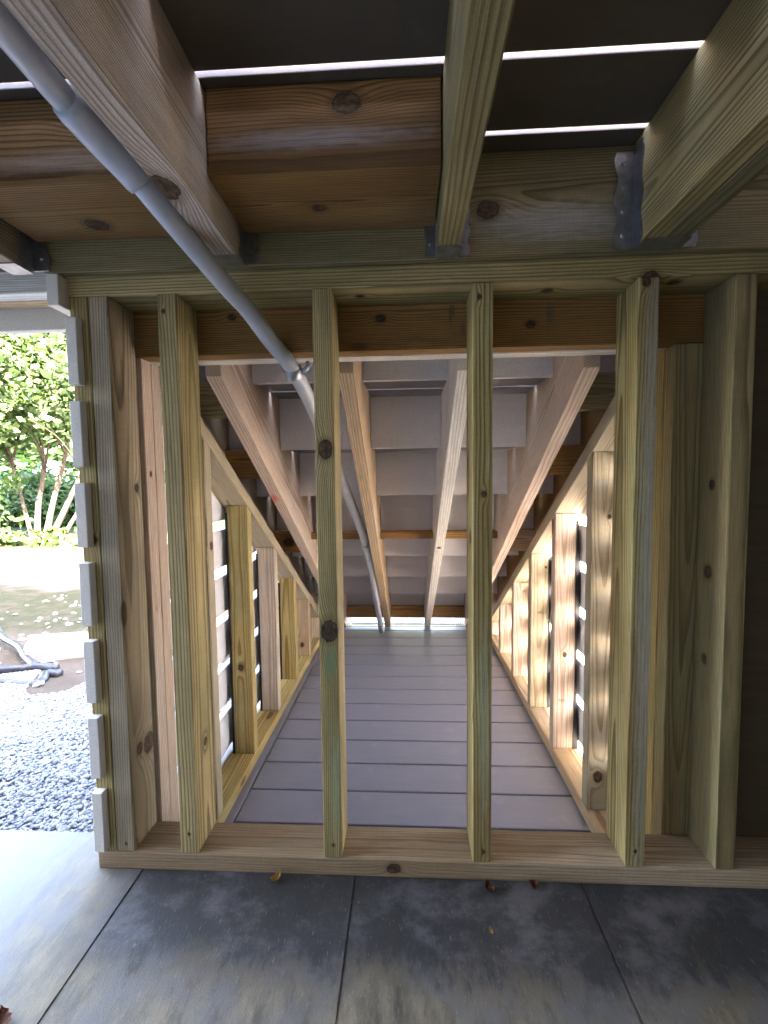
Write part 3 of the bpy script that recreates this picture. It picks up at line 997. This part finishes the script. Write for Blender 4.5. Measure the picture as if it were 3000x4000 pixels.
t1 = thing('tree', 'sunlit green tree with several slender trunks from one base', 'tree', (-268, 292, -8))
trk = [[(-284, 294, -9), (-286, 300, 20), (-290, 312, 52), (-302, 320, 110)],
       [(-276, 292, -9), (-272, 298, 22), (-266, 306, 60), (-262, 318, 120)],
       [(-270, 289, -9), (-256, 292, 20), (-244, 296, 50), (-232, 300, 100)],
       [(-290, 297, -9), (-302, 304, 18), (-315, 312, 44), (-335, 316, 90)],
       [(-262, 290, -9), (-250, 296, 15), (-232, 302, 45), (-214, 305, 90)]]
for i, p in enumerate(trk):
    c = catmull(p, 6)
    tube('trunk', c, [2.3 * (1 - .6 * j / len(c)) * (1 if i < 3 else .7) for j in range(len(c))], M_BARK, t1, 10)
for i in range(16):
    R = random.Random(i + 50)
    b0 = Vector(trk[i % 5][2]) + Vector((0, 0, R.uniform(-14, 30)))
    b1 = b0 + Vector((R.uniform(-60, 60), R.uniform(-60, 20), R.uniform(10, 60)))
    tube('branch', catmull([b0, (b0 + b1) / 2 + Vector((0, 0, 8)), b1], 4), [1.1, .9, .8, .7, .6, .5, .4, .3, .2][:9], M_BARK, t1, 6)
crown('crown', [(-300, 300, 130, 85, 60, 58), (-245, 285, 118, 60, 50, 50), (-350, 290, 110, 60, 50, 50), (-285, 262, 92, 45, 30, 26), (-235, 300, 80, 28, 25, 18), (-330, 300, 62, 30, 25, 16), (-270, 310, 200, 90, 70, 60)],
      36000, 2.7, LM1, t1, 1)
crown('lower_foliage', [(-310, 292, 26, 30, 14, 22), (-240, 300, 32, 24, 12, 20)], 420, 2.4, LM3, t1, 9)
sh = thing('shrub', 'low leafy ground shrub spreading below the slender tree', 'shrub', (-270, 268, -8))
crown('foliage', [(-310, 262, -5, 60, 14, 9), (-235, 264, -5, 50, 12, 9), (-370, 262, -5, 40, 14, 9)], 5200, 2.4, LM3, sh, 2)
for i, (x, y, lab) in enumerate(((-395, 430, 'dense rounded bush behind the slender tree, further left'), (-300, 445, 'dense rounded bush behind the slender tree, nearer the siding'))):
    b_ = thing('bush', lab, 'bush', (x, y, -8))
    crown('foliage', [(x, y, 14, 62, 30, 36), (x - 30, y - 15, 4, 40, 25, 22), (x + 30, y - 15, 6, 40, 25, 24)], 6500, 3.4, LM2, b_, 70 + i)
    for k in range(4):
        tube('stem', [(x, y, -9), (x + (k - 1.5) * 9, y, 8), (x + (k - 1.5) * 22, y, 30)], [1.2, .9, .4], M_BARK, b_, 6)
for i, (x, y, h, r, lab) in enumerate(((-900, 900, 330, 190, 'tall dark tree furthest left beyond the road'), (-520, 980, 360, 200, 'broad dark tree behind the slender tree'), (-180, 1050, 340, 190, 'dark tree beyond the road nearest the stair'), (-1350, 900, 340, 200, 'dark tree far off to the left of the others'), (260, 1000, 330, 200, 'dark tree beyond the foot of the stair'), (700, 1000, 340, 200, 'dark tree far to the right of the stair'))):
    t = thing('tree', lab, 'tree', (x, y, -8), 'trees beyond the road')
    tube('trunk', [(x, y, -10), (x + 8, y, 90), (x - 5, y, h * .75)], [14, 11, 5], M_BARK, t, 10)
    crown('crown', [(x, y, h * .62, r, r * .7, h * .38), (x - r * .5, y - 30, h * .45, r * .7, r * .5, h * .3), (x + r * .6, y - 20, h * .42, r * .7, r * .5, h * .3), (x, y - 60, h * .2, r, r * .3, h * .2)], 6500, 13, LM2, t, 20 + i)

# ------------------------------------------------------------------ the house behind the viewer, unseen, added and sized to shade the near yard
hs = thing('shade_house', 'unseen lap-sided wall and roof behind the viewer, added to cast shade', 'shade_house', (-100, -120, 0))
def lap():
    n = NT('house_siding')
    z = n.sep(n.obj)[2]
    fr = n.math('FRACT', n.math('DIVIDE', z, .1016))
    c = n.mix(n.step(fr, .0, .1), (.10, .095, .09), (.20, .19, .18))
    c = n.mix(n.noise(n.obj, 3, 4, .6), c, (.18, .17, .16))
    n.bump(fr, .4, .01)
    return n.done(c, .7, .3)
HX = 54
board('wall', -420, HX, -260, -112.5, -8, 262, mat=lap(), parent=hs, bev=0, axis=0)
Mr = frame((0, -186, 262), (1, 0, 0), (0, 0, 1))
prism_x('roof', [(-276, 262.2), (-98, 262.2), (-187, 318)], -432, HX + 12, Mr, simple('shingles', (.05, .05, .055), (.10, .10, .11), 60, .9), hs, 0)
